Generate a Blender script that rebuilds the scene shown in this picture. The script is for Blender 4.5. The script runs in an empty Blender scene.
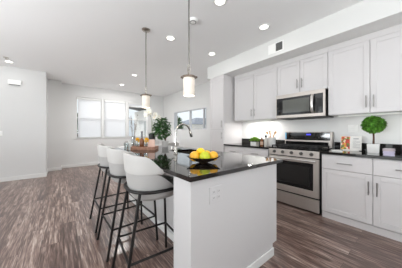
import bpy, bmesh, math, random
from mathutils import Vector, Matrix, Euler
PI = math.pi
random.seed(7)
sc = bpy.context.scene
COL = sc.collection

# ------------------------------------------------------------------ camera, world, sun, daylight, exposure
CAM_Z = 1.19
cam_d = bpy.data.cameras.new('camera')
cam = bpy.data.objects.new('camera', cam_d); COL.objects.link(cam)
cam.location = (0, 0, CAM_Z)
cam.rotation_euler = (PI/2, 0, -math.atan(141/177))
cam_d.sensor_width = 36
cam_d.lens = 177/402*36
cam_d.shift_y = -2.5/402
cam_d.clip_start = 0.02
sc.camera = cam

world = bpy.data.worlds.new('sky'); sc.world = world
world.use_nodes = True
bg = world.node_tree.nodes['Background']
bg.inputs[0].default_value = (0.87, 0.945, 1.0, 1)
bg.inputs[1].default_value = 0.95

def lamp(name, kind, loc, rot, energy, color=(1, 1, 1), **kw):
    d = bpy.data.lights.new(name, kind)
    d.energy = energy; d.color = color
    for k, v in kw.items(): setattr(d, k, v)
    o = bpy.data.objects.new(name, d); COL.objects.link(o)
    o.location = loc; o.rotation_euler = rot
    return o

# sun beyond the far wall (falls on the shades from outside)
lamp('sun', 'SUN', (0, 12, 8), Euler((math.radians(-52), 0, math.radians(40))), 2.9, (1, .985, .96), angle=math.radians(3))
# daylight entering through the unseen glazed door and window of the left wall and the window of the rear wall:
# sky light going inwards, and added upward fill lamps that brighten the ceiling
DAY = (.915, .968, 1)
lamp('patio_daylight', 'AREA', (-3.12, 1.5, 1.2), (0, -PI/2, 0), 24, DAY, shape='RECTANGLE', size=2.2, size_y=2.9)
lamp('patio_ceiling_fill', 'AREA', (-2.9, 1.5, 1.0), (0, math.radians(-162), 0), 128, DAY, shape='RECTANGLE', size=.5, size_y=2.9)
lamp('side_daylight', 'AREA', (-3.12, 4.6, 1.65), (0, -PI/2, 0), 6, DAY, shape='RECTANGLE', size=1.3, size_y=1.7)
lamp('side_ceiling_fill', 'AREA', (-2.9, 4.6, 1.2), (0, math.radians(-162), 0), 7, DAY, shape='RECTANGLE', size=.5, size_y=1.7)
lamp('rear_daylight', 'AREA', (0.6, -2.42, 1.65), (PI/2, 0, 0), 8, DAY, shape='RECTANGLE', size=2.2, size_y=1.3)
lamp('rear_ceiling_fill', 'AREA', (0.6, -2.2, 1.2), (math.radians(155), 0, 0), 66, DAY, shape='RECTANGLE', size=2.2, size_y=.5)

vs = sc.view_settings
vs.view_transform = 'Standard'; vs.look = 'None'; vs.gamma = 1; vs.use_curve_mapping = False
vs.exposure = 0.23
sc.cycles.use_denoising = True
sc.cycles.max_bounces = 10
sc.cycles.diffuse_bounces = 6
sc.cycles.transparent_max_bounces = 12
sc.cycles.sample_clamp_indirect = 6
sc.cycles.caustics_reflective = False
sc.cycles.caustics_refractive = False

# ------------------------------------------------------------------ materials
def lin(c):
    return tuple(((v/255+.055)/1.055)**2.4 if v/255 > .04045 else v/255/12.92 for v in c) + (1,)

def mat(name, rgb, rough=.5, metal=0, bump=0, bscale=60, var=0, vscale=8, **kw):
    m = bpy.data.materials.new(name); m.use_nodes = True
    nt = m.node_tree; p = nt.nodes['Principled BSDF']
    c = lin(rgb)
    p.inputs['Base Color'].default_value = c
    p.inputs['Roughness'].default_value = rough
    p.inputs['Metallic'].default_value = metal
    for k, v in kw.items(): p.inputs[k.replace('_', ' ')].default_value = v
    tc = nt.nodes.new('ShaderNodeTexCoord')
    if var:
        n = nt.nodes.new('ShaderNodeTexNoise'); n.inputs['Scale'].default_value = vscale; n.inputs['Detail'].default_value = 4
        nt.links.new(tc.outputs['Object'], n.inputs['Vector'])
        r = nt.nodes.new('ShaderNodeValToRGB')
        r.color_ramp.elements[0].position = .3; r.color_ramp.elements[1].position = .7
        r.color_ramp.elements[0].color = tuple(max(0, v*(1-var)) for v in c[:3])+(1,)
        r.color_ramp.elements[1].color = tuple(min(1, v*(1+var)) for v in c[:3])+(1,)
        nt.links.new(n.outputs['Fac'], r.inputs[0]); nt.links.new(r.outputs[0], p.inputs['Base Color'])
    if bump:
        n = nt.nodes.new('ShaderNodeTexNoise'); n.inputs['Scale'].default_value = bscale; n.inputs['Detail'].default_value = 3
        nt.links.new(tc.outputs['Object'], n.inputs['Vector'])
        b = nt.nodes.new('ShaderNodeBump'); b.inputs['Strength'].default_value = bump; b.inputs['Distance'].default_value = .01
        nt.links.new(n.outputs['Fac'], b.inputs['Height']); nt.links.new(b.outputs[0], p.inputs['Normal'])
    return m

def glass_mat(name, tint=(1, 1, 1, 1), refl=.06):
    m = bpy.data.materials.new(name); m.use_nodes = True
    nt = m.node_tree; nt.nodes.clear()
    out = nt.nodes.new('ShaderNodeOutputMaterial'); mix = nt.nodes.new('ShaderNodeMixShader')
    tr = nt.nodes.new('ShaderNodeBsdfTransparent'); gl = nt.nodes.new('ShaderNodeBsdfGlossy')
    tr.inputs[0].default_value = tint; gl.inputs['Roughness'].default_value = .02
    mix.inputs[0].default_value = refl
    nt.links.new(tr.outputs[0], mix.inputs[1]); nt.links.new(gl.outputs[0], mix.inputs[2]); nt.links.new(mix.outputs[0], out.inputs[0])
    return m

def shade_mat(name):
    m = bpy.data.materials.new(name); m.use_nodes = True
    nt = m.node_tree; nt.nodes.clear()
    out = nt.nodes.new('ShaderNodeOutputMaterial'); mix = nt.nodes.new('ShaderNodeMixShader')
    d = nt.nodes.new('ShaderNodeBsdfDiffuse'); t = nt.nodes.new('ShaderNodeBsdfTranslucent')
    d.inputs[0].default_value = lin((236, 236, 238)); t.inputs[0].default_value = (.96, .97, .98, 1)
    mix.inputs[0].default_value = .55
    nt.links.new(d.outputs[0], mix.inputs[1]); nt.links.new(t.outputs[0], mix.inputs[2]); nt.links.new(mix.outputs[0], out.inputs[0])
    return m

def emit_mat(name, rgb, strength, base=(235, 235, 230)):
    m = mat(name, base, .5)
    p = m.node_tree.nodes['Principled BSDF']
    p.inputs['Emission Color'].default_value = lin(rgb); p.inputs['Emission Strength'].default_value = strength
    return m

def floor_mat():
    m = bpy.data.materials.new('plank_floor'); m.use_nodes = True
    nt = m.node_tree; N = nt.nodes.new; L = nt.links.new; p = nt.nodes['Principled BSDF']
    tc = N('ShaderNodeTexCoord')
    mp = N('ShaderNodeMapping'); mp.inputs['Rotation'].default_value = (0, 0, PI/2)
    L(tc.outputs['Object'], mp.inputs[0])
    br = N('ShaderNodeTexBrick'); br.offset = .37; br.offset_frequency = 2
    br.inputs['Color1'].default_value = (0, 0, 0, 1); br.inputs['Color2'].default_value = (1, 1, 1, 1)
    br.inputs['Mortar'].default_value = (.5, .5, .5, 1)
    br.inputs['Scale'].default_value = 1; br.inputs['Mortar Size'].default_value = .0016
    br.inputs['Brick Width'].default_value = 1.22; br.inputs['Row Height'].default_value = .155
    L(mp.outputs[0], br.inputs['Vector'])
    # per plank offset of the grain
    sep = N('ShaderNodeSeparateColor'); L(br.outputs['Color'], sep.inputs[0])
    mul = N('ShaderNodeMath'); mul.operation = 'MULTIPLY'; mul.inputs[1].default_value = 13.0; L(sep.outputs[0], mul.inputs[0])
    comb = N('ShaderNodeCombineXYZ'); L(mul.outputs[0], comb.inputs[2])
    def grain(sx, sy, detail, dist):
        g = N('ShaderNodeMapping'); g.inputs['Scale'].default_value = (sx, sy, 1); L(tc.outputs['Object'], g.inputs[0])
        a = N('ShaderNodeVectorMath'); a.operation = 'ADD'; L(g.outputs[0], a.inputs[0]); L(comb.outputs[0], a.inputs[1])
        n = N('ShaderNodeTexNoise'); n.inputs['Scale'].default_value = 1; n.inputs['Detail'].default_value = detail
        n.inputs['Roughness'].default_value = .62; n.inputs['Distortion'].default_value = dist
        L(a.outputs[0], n.inputs['Vector']); return n
    g1 = grain(44, 2.3, 8, 1.0); g2 = grain(120, 7, 4, .5); g3 = grain(12, 1.4, 3, 1.2)
    def madd(a, k, b):
        n = N('ShaderNodeMath'); n.operation = 'MULTIPLY_ADD'; n.inputs[1].default_value = k; L(a, n.inputs[0])
        if isinstance(b, float): n.inputs[2].default_value = b
        else: L(b, n.inputs[2])
        return n.outputs[0]
    v = madd(g1.outputs['Fac'], 1.05, -.225)
    v = madd(g2.outputs['Fac'], .45, v)
    v = madd(g3.outputs['Fac'], .42, v)
    v = madd(sep.outputs[0], .13, v)
    v = madd(v, 1.12, -.425)
    r = N('ShaderNodeValToRGB'); cr = r.color_ramp
    cr.elements[0].position = .24; cr.elements[0].color = lin((70, 51, 45))
    cr.elements[1].position = .80; cr.elements[1].color = lin((202, 186, 174))
    e = cr.elements.new(.42); e.color = lin((100, 78, 70))
    e = cr.elements.new(.58); e.color = lin((144, 120, 110))
    L(v, r.inputs[0])
    mx = N('ShaderNodeMixRGB'); mx.blend_type = 'MULTIPLY'; mx.inputs[2].default_value = (.45, .42, .4, 1)
    L(br.outputs['Fac'], mx.inputs[0]); L(r.outputs[0], mx.inputs[1]); L(mx.outputs[0], p.inputs['Base Color'])
    p.inputs['Roughness'].default_value = .28
    p.inputs['Coat Weight'].default_value = .12; p.inputs['Coat Roughness'].default_value = .15
    p.inputs['Specular IOR Level'].default_value = .7
    b = N('ShaderNodeBump'); b.inputs['Strength'].default_value = .05; b.inputs['Distance'].default_value = .01
    L(g1.outputs['Fac'], b.inputs['Height']); L(b.outputs[0], p.inputs['Normal'])
    return m

def granite_mat(spec=.5):
    m = mat('black_granite', (18, 17, 17), .05)
    nt = m.node_tree; p = nt.nodes['Principled BSDF']; N = nt.nodes.new; L = nt.links.new
    tc = N('ShaderNodeTexCoord'); v = N('ShaderNodeTexVoronoi'); v.inputs['Scale'].default_value = 170
    L(tc.outputs['Object'], v.inputs['Vector'])
    r = N('ShaderNodeValToRGB'); r.color_ramp.elements[0].color = lin((58, 50, 44)); r.color_ramp.elements[0].position = .08
    r.color_ramp.elements[1].color = lin((17, 16, 16)); r.color_ramp.elements[1].position = .42
    L(v.outputs['Distance'], r.inputs[0]); L(r.outputs[0], p.inputs['Base Color'])
    p.inputs['Specular IOR Level'].default_value = spec
    return m

def brushed(name, rgb, rough=.28):
    m = mat(name, rgb, rough, 1.0)
    nt = m.node_tree; p = nt.nodes['Principled BSDF']; N = nt.nodes.new; L = nt.links.new
    tc = N('ShaderNodeTexCoord'); mp = N('ShaderNodeMapping'); mp.inputs['Scale'].default_value = (30, 3, 400); L(tc.outputs['Object'], mp.inputs[0])
    n = N('ShaderNodeTexNoise'); n.inputs['Scale'].default_value = 1; L(mp.outputs[0], n.inputs['Vector'])
    mr = N('ShaderNodeMapRange'); mr.inputs[3].default_value = rough*.8; mr.inputs[4].default_value = rough*1.3
    L(n.outputs['Fac'], mr.inputs[0]); L(mr.outputs[0], p.inputs['Roughness'])
    return m

def page_mat():
    """a food photograph: soft patches of red, yellow and green"""
    m = mat('food_photo', (200, 120, 60), .35)
    nt = m.node_tree; p = nt.nodes['Principled BSDF']; N = nt.nodes.new; L = nt.links.new
    tc = N('ShaderNodeTexCoord'); v = N('ShaderNodeTexVoronoi'); v.inputs['Scale'].default_value = 42
    L(tc.outputs['Object'], v.inputs['Vector'])
    sep = N('ShaderNodeSeparateColor'); L(v.outputs['Color'], sep.inputs[0])
    r = N('ShaderNodeValToRGB'); cr = r.color_ramp; cr.interpolation = 'CONSTANT'
    cr.elements[0].position = 0; cr.elements[0].color = lin((190, 60, 45))
    cr.elements[1].position = .22; cr.elements[1].color = lin((226, 178, 60))
    for q, c in ((.42, (104, 128, 52)), (.58, (228, 120, 70)), (.78, (236, 214, 190)), (.9, (120, 40, 40))):
        e = cr.elements.new(q); e.color = lin(c)
    L(sep.outputs[0], r.inputs[0]); L(r.outputs[0], p.inputs['Base Color'])
    return m

def wood_mat(name, a, b, scale=(4, 40, 40), rough=.5):
    m = mat(name, a, rough); nt = m.node_tree; p = nt.nodes['Principled BSDF']; N = nt.nodes.new; L = nt.links.new
    tc = N('ShaderNodeTexCoord'); mp = N('ShaderNodeMapping'); mp.inputs['Scale'].default_value = scale; L(tc.outputs['Object'], mp.inputs[0])
    n = N('ShaderNodeTexNoise'); n.inputs['Scale'].default_value = 1; n.inputs['Detail'].default_value = 5; n.inputs['Distortion'].default_value = 1; L(mp.outputs[0], n.inputs['Vector'])
    r = N('ShaderNodeValToRGB'); r.color_ramp.elements[0].position = .3; r.color_ramp.elements[1].position = .7
    r.color_ramp.elements[0].color = lin(a); r.color_ramp.elements[1].color = lin(b); L(n.outputs['Fac'], r.inputs[0]); L(r.outputs[0], p.inputs['Base Color'])
    return m

M = dict(
    capmetal=mat('pendant_cap_metal', (136, 122, 110), .3, 1),
    handlebright=mat('polished_handle', (226, 223, 219), .35, 1),
    knob=mat('knob_metal', (112, 110, 108), .3, 1),
    rodnickel=mat('rod_nickel', (150, 147, 143), .35, 1),
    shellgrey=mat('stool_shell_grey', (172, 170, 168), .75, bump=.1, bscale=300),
    wall=mat('wall_paint', (220, 220, 219), .85, bump=.05, bscale=180),
    ceil=mat('ceiling_paint', (243, 243, 243), .9, bump=.05, bscale=150),
    trim=mat('white_trim', (228, 228, 226), .45),
    cab=mat('white_cabinet_paint', (216, 213, 213), .38),
    cabin=mat('cabinet_shadow_gap', (196, 194, 193), .6),
    splash=mat('white_backsplash', (224, 223, 221), .3),
    island=mat('island_paint', (203, 201, 201), .55),
    floor=floor_mat(), granite=granite_mat(), islandtop=granite_mat(.95),
    steel=brushed('stainless_steel', (204, 197, 191), .52), nickel=mat('brushed_nickel', (186, 180, 172), .28, 1),
    chrome=mat('faucet_steel', (190, 186, 180), .16, 1),
    pull=mat('pull_nickel', (160, 157, 154), .3, 1),
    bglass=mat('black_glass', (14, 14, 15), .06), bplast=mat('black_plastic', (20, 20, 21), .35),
    ovenwin=mat('oven_window', (34, 33, 32), .08), mwin=mat('microwave_window', (96, 97, 92), .12),
    iron=mat('cast_iron', (22, 22, 22), .55),
    enamel=mat('black_enamel', (16, 16, 16), .15),
    white=mat('white_plastic', (246, 246, 244), .4), slot=mat('dark_slot', (60, 60, 60), .6),
    grille=mat('vent_slats', (120, 120, 118), .5),
    fabric=mat('stool_fabric', (192, 190, 187), .8, bump=.15, bscale=300),
    blackmetal=mat('black_powdercoat', (24, 21, 20), .4, .3),
    opal=None, canlens=None,
    glass=glass_mat('window_glass'), clear=glass_mat('clear_glass', (.93, .95, .95, 1), .14),
    screen=glass_mat('insect_screen', (.87, .88, .89, 1), .02),
    shade=shade_mat('shade_fabric'), ceramic=mat('white_ceramic', (238, 237, 234), .25),
    leaf=mat('dark_green_leaf', (64, 104, 56), .4, var=.6, vscale=25),
    boxleaf=mat('boxwood_leaf', (100, 158, 56), .5, var=.7, vscale=28),
    herb=mat('bright_herb_leaf', (140, 186, 62), .5, var=.35, vscale=50),
    bark=mat('dark_bark', (84, 56, 40), .8, bump=.4, bscale=90),
    soil=mat('potting_soil', (52, 38, 30), .95, bump=.5, bscale=120),
    bowl=mat('dark_bronze_bowl', (58, 46, 36), .22, .4),
    lemon=mat('lemon_peel', (244, 206, 36), .42, bump=.12, bscale=160, var=.08, vscale=14),
    orange=mat('orange_peel', (246, 180, 48), .42, bump=.15, bscale=170, var=.12, vscale=12),
    lime=mat('yellow_green_peel', (200, 206, 44), .4, bump=.08, bscale=150, var=.2, vscale=12),
    petal=mat('white_petal', (246, 244, 236), .6), yellow=mat('golden_petal', (246, 196, 40), .6, var=.12, vscale=40),
    stem=mat('green_stem', (96, 120, 60), .6), twig=mat('brown_twig', (112, 96, 84), .8),
    tray=wood_mat('reddish_tray_wood', (150, 104, 84), (192, 148, 124)),
    spoonwood=wood_mat('spoon_wood', (196, 146, 96), (222, 178, 128), (20, 20, 4)),
    pink=mat('blush_linen', (226, 194, 180), .85, bump=.2, bscale=120),
    lilac=mat('lilac_cloth', (204, 197, 218), .85, bump=.2, bscale=140), mauve=mat('mauve_cloth', (198, 186, 192), .85, bump=.2, bscale=140),
    paper=mat('book_paper', (238, 236, 232), .6), ink=mat('grey_print', (150, 150, 155), .7), photo=page_mat(),
    oil=mat('amber_bottle', (120, 74, 44), .12), oilglass=mat('pale_glass_bottle', (206, 202, 194), .1),
    bottleblack=mat('black_cap', (20, 20, 20), .35), greyneck=mat('grey_bottle', (112, 112, 116), .25),
    blackpot=mat('black_pot', (24, 25, 26), .3),
    house=mat('neighbour_stucco', (226, 224, 220), .9), roof=mat('neighbour_roof', (122, 128, 138), .9, bump=.3, bscale=8),
    grass=mat('pale_paving', (206, 204, 198), .95, var=.08, vscale=1), darkeave=mat('dark_eave', (92, 94, 98), .8),
    blue=emit_mat('blue_display', (70, 70, 230), 1.2, (10, 10, 40)), bluereflect=mat('blue_reflection', (120, 190, 230), .3),
    canring=mat('can_ring', (240, 240, 238), .5),
)
M['opal'] = emit_mat('opal_glass_lit', (255, 232, 200), .14, (232, 224, 214))
M['bulb'] = emit_mat('lamp_bulb', (255, 244, 224), 1.6)
M['striplens'] = emit_mat('strip_lens', (255, 250, 240), .35)
M['canlens'] = emit_mat('can_light_lens', (255, 250, 240), 4.0)

# ------------------------------------------------------------------ mesh helpers
class MB:
    def __init__(s): s.bm = bmesh.new()
    def _merge(s, t):
        me = bpy.data.meshes.new('t'); t.to_mesh(me); t.free(); s.bm.from_mesh(me); bpy.data.meshes.remove(me)
    def box(s, x0, x1, y0, y1, z0, z1, bev=0, seg=2, mtx=None):
        t = bmesh.new()
        bmesh.ops.create_cube(t, size=1)
        for v in t.verts:
            v.co = Vector(((x0+x1)/2+v.co.x*(x1-x0), (y0+y1)/2+v.co.y*(y1-y0), (z0+z1)/2+v.co.z*(z1-z0)))
        if bev: bmesh.ops.bevel(t, geom=t.edges[:], offset=bev, segments=seg, affect='EDGES', profile=.5)
        if mtx is not None: bmesh.ops.transform(t, matrix=mtx, verts=t.verts[:])
        s._merge(t); return s
    def tube(s, pts, r, seg=10, cap=True, closed=False):
        pts = [Vector(p) for p in pts]; n = len(pts)
        rr = r if isinstance(r, (list, tuple)) else [r]*n
        t = bmesh.new(); rings = []; up = None
        for i, p in enumerate(pts):
            a = pts[i-1] if (i or closed) else p; b = pts[(i+1) % n] if (i < n-1 or closed) else p
            d = (b-a).normalized()
            if up is None:
                up = d.orthogonal().normalized()
            up = (up-d*up.dot(d)).normalized(); w = d.cross(up)
            rings.append([t.verts.new(p+(up*math.cos(2*PI*k/seg)+w*math.sin(2*PI*k/seg))*rr[i]) for k in range(seg)])
        for i in range(n if closed else n-1):
            A = rings[i]; B = rings[(i+1) % n]
            for k in range(seg): t.faces.new((A[k], A[(k+1) % seg], B[(k+1) % seg], B[k]))
        if cap and not closed:
            t.faces.new(rings[0][::-1]); t.faces.new(rings[-1])
        s._merge(t); return s
    def lathe(s, prof, c=(0, 0, 0), seg=24, sx=1, sy=1, mtx=None):
        t = bmesh.new(); rings = []
        for r, z in prof:
            if r < 1e-6: rings.append([t.verts.new((c[0], c[1], c[2]+z))])
            else: rings.append([t.verts.new((c[0]+r*sx*math.cos(2*PI*k/seg), c[1]+r*sy*math.sin(2*PI*k/seg), c[2]+z)) for k in range(seg)])
        for A, B in zip(rings, rings[1:]):
            for k in range(seg):
                q = (k+1) % seg
                if len(A) == 1 and len(B) == 1: continue
                if len(A) == 1: t.faces.new((A[0], B[q], B[k]))
                elif len(B) == 1: t.faces.new((A[k], A[q], B[0]))
                else: t.faces.new((A[k], A[q], B[q], B[k]))
        if mtx is not None: bmesh.ops.transform(t, matrix=mtx, verts=t.verts[:])
        bmesh.ops.recalc_face_normals(t, faces=t.faces[:])
        s._merge(t); return s
    def ball(s, c, rx, ry=None, rz=None, u=16, v=10, mtx=None):
        ry = ry or rx; rz = rz or rx
        t = bmesh.new(); bmesh.ops.create_uvsphere(t, u_segments=u, v_segments=v, radius=1)
        for q in t.verts: q.co = Vector((q.co.x*rx, q.co.y*ry, q.co.z*rz))
        if mtx is not None: bmesh.ops.transform(t, matrix=mtx, verts=t.verts[:])
        bmesh.ops.translate(t, vec=Vector(c), verts=t.verts[:])
        s._merge(t); return s
    def leaf(s, p, d, length, width, up=Vector((0, 0, 1)), curl=.25):
        p = Vector(p); d = Vector(d).normalized()
        w = d.cross(up)
        if w.length < .05: w = d.orthogonal()
        w.normalize(); n = w.cross(d).normalized()
        def pt(u, k): return s.bm.verts.new(p+d*length*u+w*width*k+n*(-curl*length*u*u+abs(k)*width*.5))
        a = pt(0, 0); b1 = pt(.35, .5); b0 = pt(.35, 0); b2 = pt(.35, -.5); c1 = pt(.72, .38); c0 = pt(.72, 0); c2 = pt(.72, -.38); e = pt(1, 0)
        for f in ((a, b0, b1), (a, b2, b0), (b0, c0, c1, b1), (b2, c2, c0, b0), (c0, e, c1), (c2, e, c0)): s.bm.faces.new(f)
        return s
    def build(s, name, m, parent=None, smooth=False, top=None):
        if parent is not None:
            r = parent; off = Vector()
            while r is not None: off = off+r.location; r = r.parent
            bmesh.ops.translate(s.bm, vec=-off, verts=s.bm.verts[:])
        me = bpy.data.meshes.new(name); s.bm.to_mesh(me); s.bm.free()
        o = bpy.data.objects.new(name, me); COL.objects.link(o)
        if m is not None: me.materials.append(m)
        if smooth:
            for f in me.polygons: f.use_smooth = True
            me.set_sharp_from_angle(angle=math.radians(42))
        if parent is not None: o.parent = parent
        return o
    def build_at(s, name, m, base, smooth=False):
        """top level single mesh whose origin sits at its base"""
        bmesh.ops.translate(s.bm, vec=-Vector(base), verts=s.bm.verts[:])
        o = s.build(name, m, None, smooth); o.location = base
        return o

def tag(o, label, cat, group=None, kind=None):
    o['label'] = label; o['category'] = cat
    if group: o['group'] = group
    if kind: o['kind'] = kind
    return o
def thing(name, label, cat, loc=(0, 0, 0), group=None):
    o = bpy.data.objects.new(name, None); COL.objects.link(o); o.location = loc; o.empty_display_size = .1
    return tag(o, label, cat, group)
def struct(o, label=None, cat=None):
    o['kind'] = 'structure'
    if label: o['label'] = label
    if cat: o['category'] = cat
    return o
def dup(root, loc, rz=None, label=None):
    r = root.copy(); COL.objects.link(r); r.location = loc
    if rz is not None: r.rotation_euler = (0, 0, rz)
    if label: r['label'] = label
    for ch in list(root.children):
        c = ch.copy(); COL.objects.link(c); c.parent = r
        for g in list(ch.children):
            d = g.copy(); COL.objects.link(d); d.parent = c
    return r

# ------------------------------------------------------------------ the setting
ZC = 2.75; ZS = 2.46
XL, XK, XR = -3.2, 3.48, 3.62        # left wall, kitchen wall, dining wall
YB, YF = -2.5, 7.25                  # rear wall, window wall
XS = 2.83                            # soffit face / tall cabinet front
SOFF_Y = 3.30

struct(MB().box(XL-.2, XR+.2, YB-.2, YF+.2, -.1, 0).build('floor', M['floor']), 'brown grey wood plank floor with streaky grain', 'floor')
struct(MB().box(XL-.2, XR+.2, YB-.2, YF+.2, ZC, ZC+.12).build('ceiling', M['ceil']), 'flat white ceiling with recessed lights', 'ceiling')

def wall_with_holes(name, axis, c0, c1, a0, a1, holes, label):
    """axis 'x': slab between x=c0..c1 running in y a0..a1 ; axis 'y': slab y=c0..c1 running in x. holes (a,b,z0,z1)"""
    m = MB()
    def put(a, b, z0, z1):
        if b-a < 1e-4 or z1-z0 < 1e-4: return
        if axis == 'x': m.box(c0, c1, a, b, z0, z1)
        else: m.box(a, b, c0, c1, z0, z1)
    cur = a0
    for (h0, h1, z0, z1) in sorted(holes):
        put(cur, h0, 0, ZC); put(h0, h1, 0, z0); put(h0, h1, z1, ZC); cur = h1
    put(cur, a1, 0, ZC)
    return struct(m.build(name, M['wall']), label, 'wall')

WIN = [(.42, 1.17), (1.255, 2.02), (2.115, 2.91)]
WZ0, WZ1 = .97, 2.36
wall_with_holes('wall_far', 'y', YF, YF+.16, -.1, XR+.2, [(a, b, WZ0, WZ1) for a, b in WIN], 'pale grey white wall with three windows')
struct(MB().box(-.29, .03, 6.95, YF+.16, 0, ZC).build('wall_jog', M['wall']), 'short stepped wall between closet wall and window wall', 'wall')
struct(MB().box(XL, -.29, 6.2, YF+.16, 0, ZC).build('wall_closet', M['wall']), 'projecting pale wall at the left carrying a chime box', 'wall')
PW = (4.27, 6.30, 1.265, 1.965)
wall_with_holes('wall_right', 'x', XR, XR+.16, 3.2, YF+.16, [PW], 'pale dining side wall with a wide low window')
struct(MB().box(XK, XR+.16, YB, 3.2, 0, ZC).build('wall_kitchen', M['splash']), 'white kitchen wall behind the cabinets', 'wall')
wall_with_holes('wall_left', 'x', XL-.16, XL, YB-.16, 6.2, [(.0, 3.0, .02, 2.35), (3.7, 5.5, .95, 2.36)], 'wall on the left outside the picture')
wall_with_holes('wall_back', 'y', YB-.16, YB, XL, XR+.16, [(-.55, 1.75, .95, 2.36)], 'wall behind the camera')

struct(MB().box(XS, XR, YB, SOFF_Y, ZS, ZC).build('trim_1', M['trim']), 'long white soffit above the kitchen cabinets', 'soffit')

# baseboards
def bb(name, boxes, label):
    m = MB()
    for b in boxes: m.box(*b, bev=.004)
    struct(m.build(name, M['trim']), label, 'baseboard')
bb('baseboard_far', [(.03, XR, YF-.014, YF, 0, .10)], 'white baseboard under the three windows')
bb('baseboard_closet', [(XL, -.29, 6.186, 6.2, 0, .10), (-.29, -.276, 6.186, 6.95, 0, .10)], 'white baseboard along the projecting wall')
bb('baseboard_jog', [(-.276, .03, 6.936, 6.95, 0, .10), (.03, .044, 6.936, YF-.014, 0, .10)], 'white baseboard on the short stepped wall')
bb('baseboard_right', [(XR-.014, XR, 3.3, YF-.014, 0, .10)], 'white baseboard along the dining wall')

# windows of the far wall
for i, (a, b) in enumerate(WIN):
    w = bpy.data.objects.new('window_%d' % (i+1), None); COL.objects.link(w); w.location = ((a+b)/2, YF+.09, WZ0)
    struct(w, ('left', 'middle', 'right')[i]+' one of three tall white windows in the far wall', 'window')
    m = MB(); f = .035
    m.box(a, a+f, YF+.06, YF+.13, WZ0, WZ1, .004); m.box(b-f, b, YF+.06, YF+.13, WZ0, WZ1, .004)
    m.box(a+f, b-f, YF+.06, YF+.13, WZ0, WZ0+f, .004); m.box(a+f, b-f, YF+.06, YF+.13, WZ1-f, WZ1, .004)
    m.build('window_frame', M['trim'], w)
    zm = 1.665
    m = MB(); m.box(a+f, b-f, YF+.07, YF+.12, zm-.022, zm+.022, .004); m.build('meeting_rail', M['trim'], w)
    MB().box(a+f, b-f, YF+.092, YF+.098, zm+.022, WZ1-f).build('pane', M['glass'], w)
    MB().box(a+f, b-f, YF+.092, YF+.098, WZ0+f, zm-.022).build('pane', M['glass'], w)
    MB().box(a+f, b-f, YF+.116, YF+.119, WZ0+f, zm-.022).build('insect_screen', M['screen'], w)
    MB().box(a-.03, b+.03, YF-.025, YF+.06, WZ0-.022, WZ0, .004).build('window_sill', M['trim'], w)
    # roller shade inside the reveal
    if i == 2: WB = WZ1-.17
    else: WB = WZ0+.03
    pos = ('white roller shade drawn down in the leftmost far window', 'white roller shade drawn down in the middle far window', 'white roller shade rolled up at the top of the right far window')[i]
    s = thing('window_shade', pos, 'window shade', ((a+b)/2, YF+.03, WZ0+.02), 'white roller shades')
    gap = .055 if i == 0 else .015
    MB().box(a+gap, b-.012, YF+.035, YF+.037, WB, WZ1-.07).build('fabric', M['shade'], s)
    MB().box(a+.01, b-.01, YF+.015, YF+.055, WZ1-.072, WZ1-.005, .006).build('cassette', M['trim'], s)
    MB().box(a+gap, b-.012, YF+.028, YF+.044, WB-.018, WB, .003).build('hem_bar', M['trim'], s)

# wide low window of the dining wall
y0, y1, z0, z1 = PW
w = bpy.data.objects.new('window_4', None); COL.objects.link(w); w.location = (XR+.08, (y0+y1)/2, z0)
struct(w, 'wide low window in the dining wall showing sky and a neighbouring roof', 'window')
m = MB(); f = .028
greyf = mat('grey_window_frame', (196, 198, 202), .5)
m.box(XR-.008, XR+.12, y0, y0+f, z0, z1, .004); m.box(XR-.008, XR+.12, y1-f, y1, z0, z1, .004)
m.box(XR-.008, XR+.12, y0+f, y1-f, z0, z0+f, .004); m.box(XR-.008, XR+.12, y0+f, y1-f, z1-f, z1, .004)
m.build('window_frame', greyf, w)
MB().box(XR+.02, XR+.08, 5.17, 5.25, z0+f, z1-f, .004).build('mullion', greyf, w)
MB().box(XR+.02, XR+.08, 4.42, 4.47, z0+f, z1-f, .004).build('mullion', greyf, w)
for p0, p1 in ((y0+f, 4.42), (4.47, 5.17), (5.25, y1-f)):
    MB().box(XR+.045, XR+.051, p0, p1, z0+f, z1-f).build('pane', M['glass'], w)

# openings out of the picture: frames of the patio door, side window and rear window
for nm, (ax, c, a, b, q0, q1), lb in (('door_1', ('x', XL-.1, .0, 3.0, .02, 2.35), 'glazed patio door outside the picture'),
                                  ('window_5', ('x', XL-.1, 3.7, 5.5, .95, 2.36), 'side window outside the picture'),
                                  ('window_6', ('y', YB-.1, -.55, 1.75, .95, 2.36), 'rear window outside the picture')):
    m = MB(); f = .05
    for (s0, s1, t0, t1) in ((a, a+f, q0, q1), (b-f, b, q0, q1), ((a+b)/2-f/2, (a+b)/2+f/2, q0+f, q1-f), (a+f, b-f, q0, q0+f), (a+f, b-f, q1-f, q1)):
        if ax == 'x': m.box(c-.03, c+.03, s0, s1, t0, t1, .004)
        else: m.box(s0, s1, c-.03, c+.03, t0, t1, .004)
    struct(m.build(nm, M['trim']), lb, nm.split('_')[0])

# outside
struct(MB().box(-40, 40, -40, 60, -.6, -.5).build('ground', M['grass']), 'ground outside', 'ground')

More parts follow.
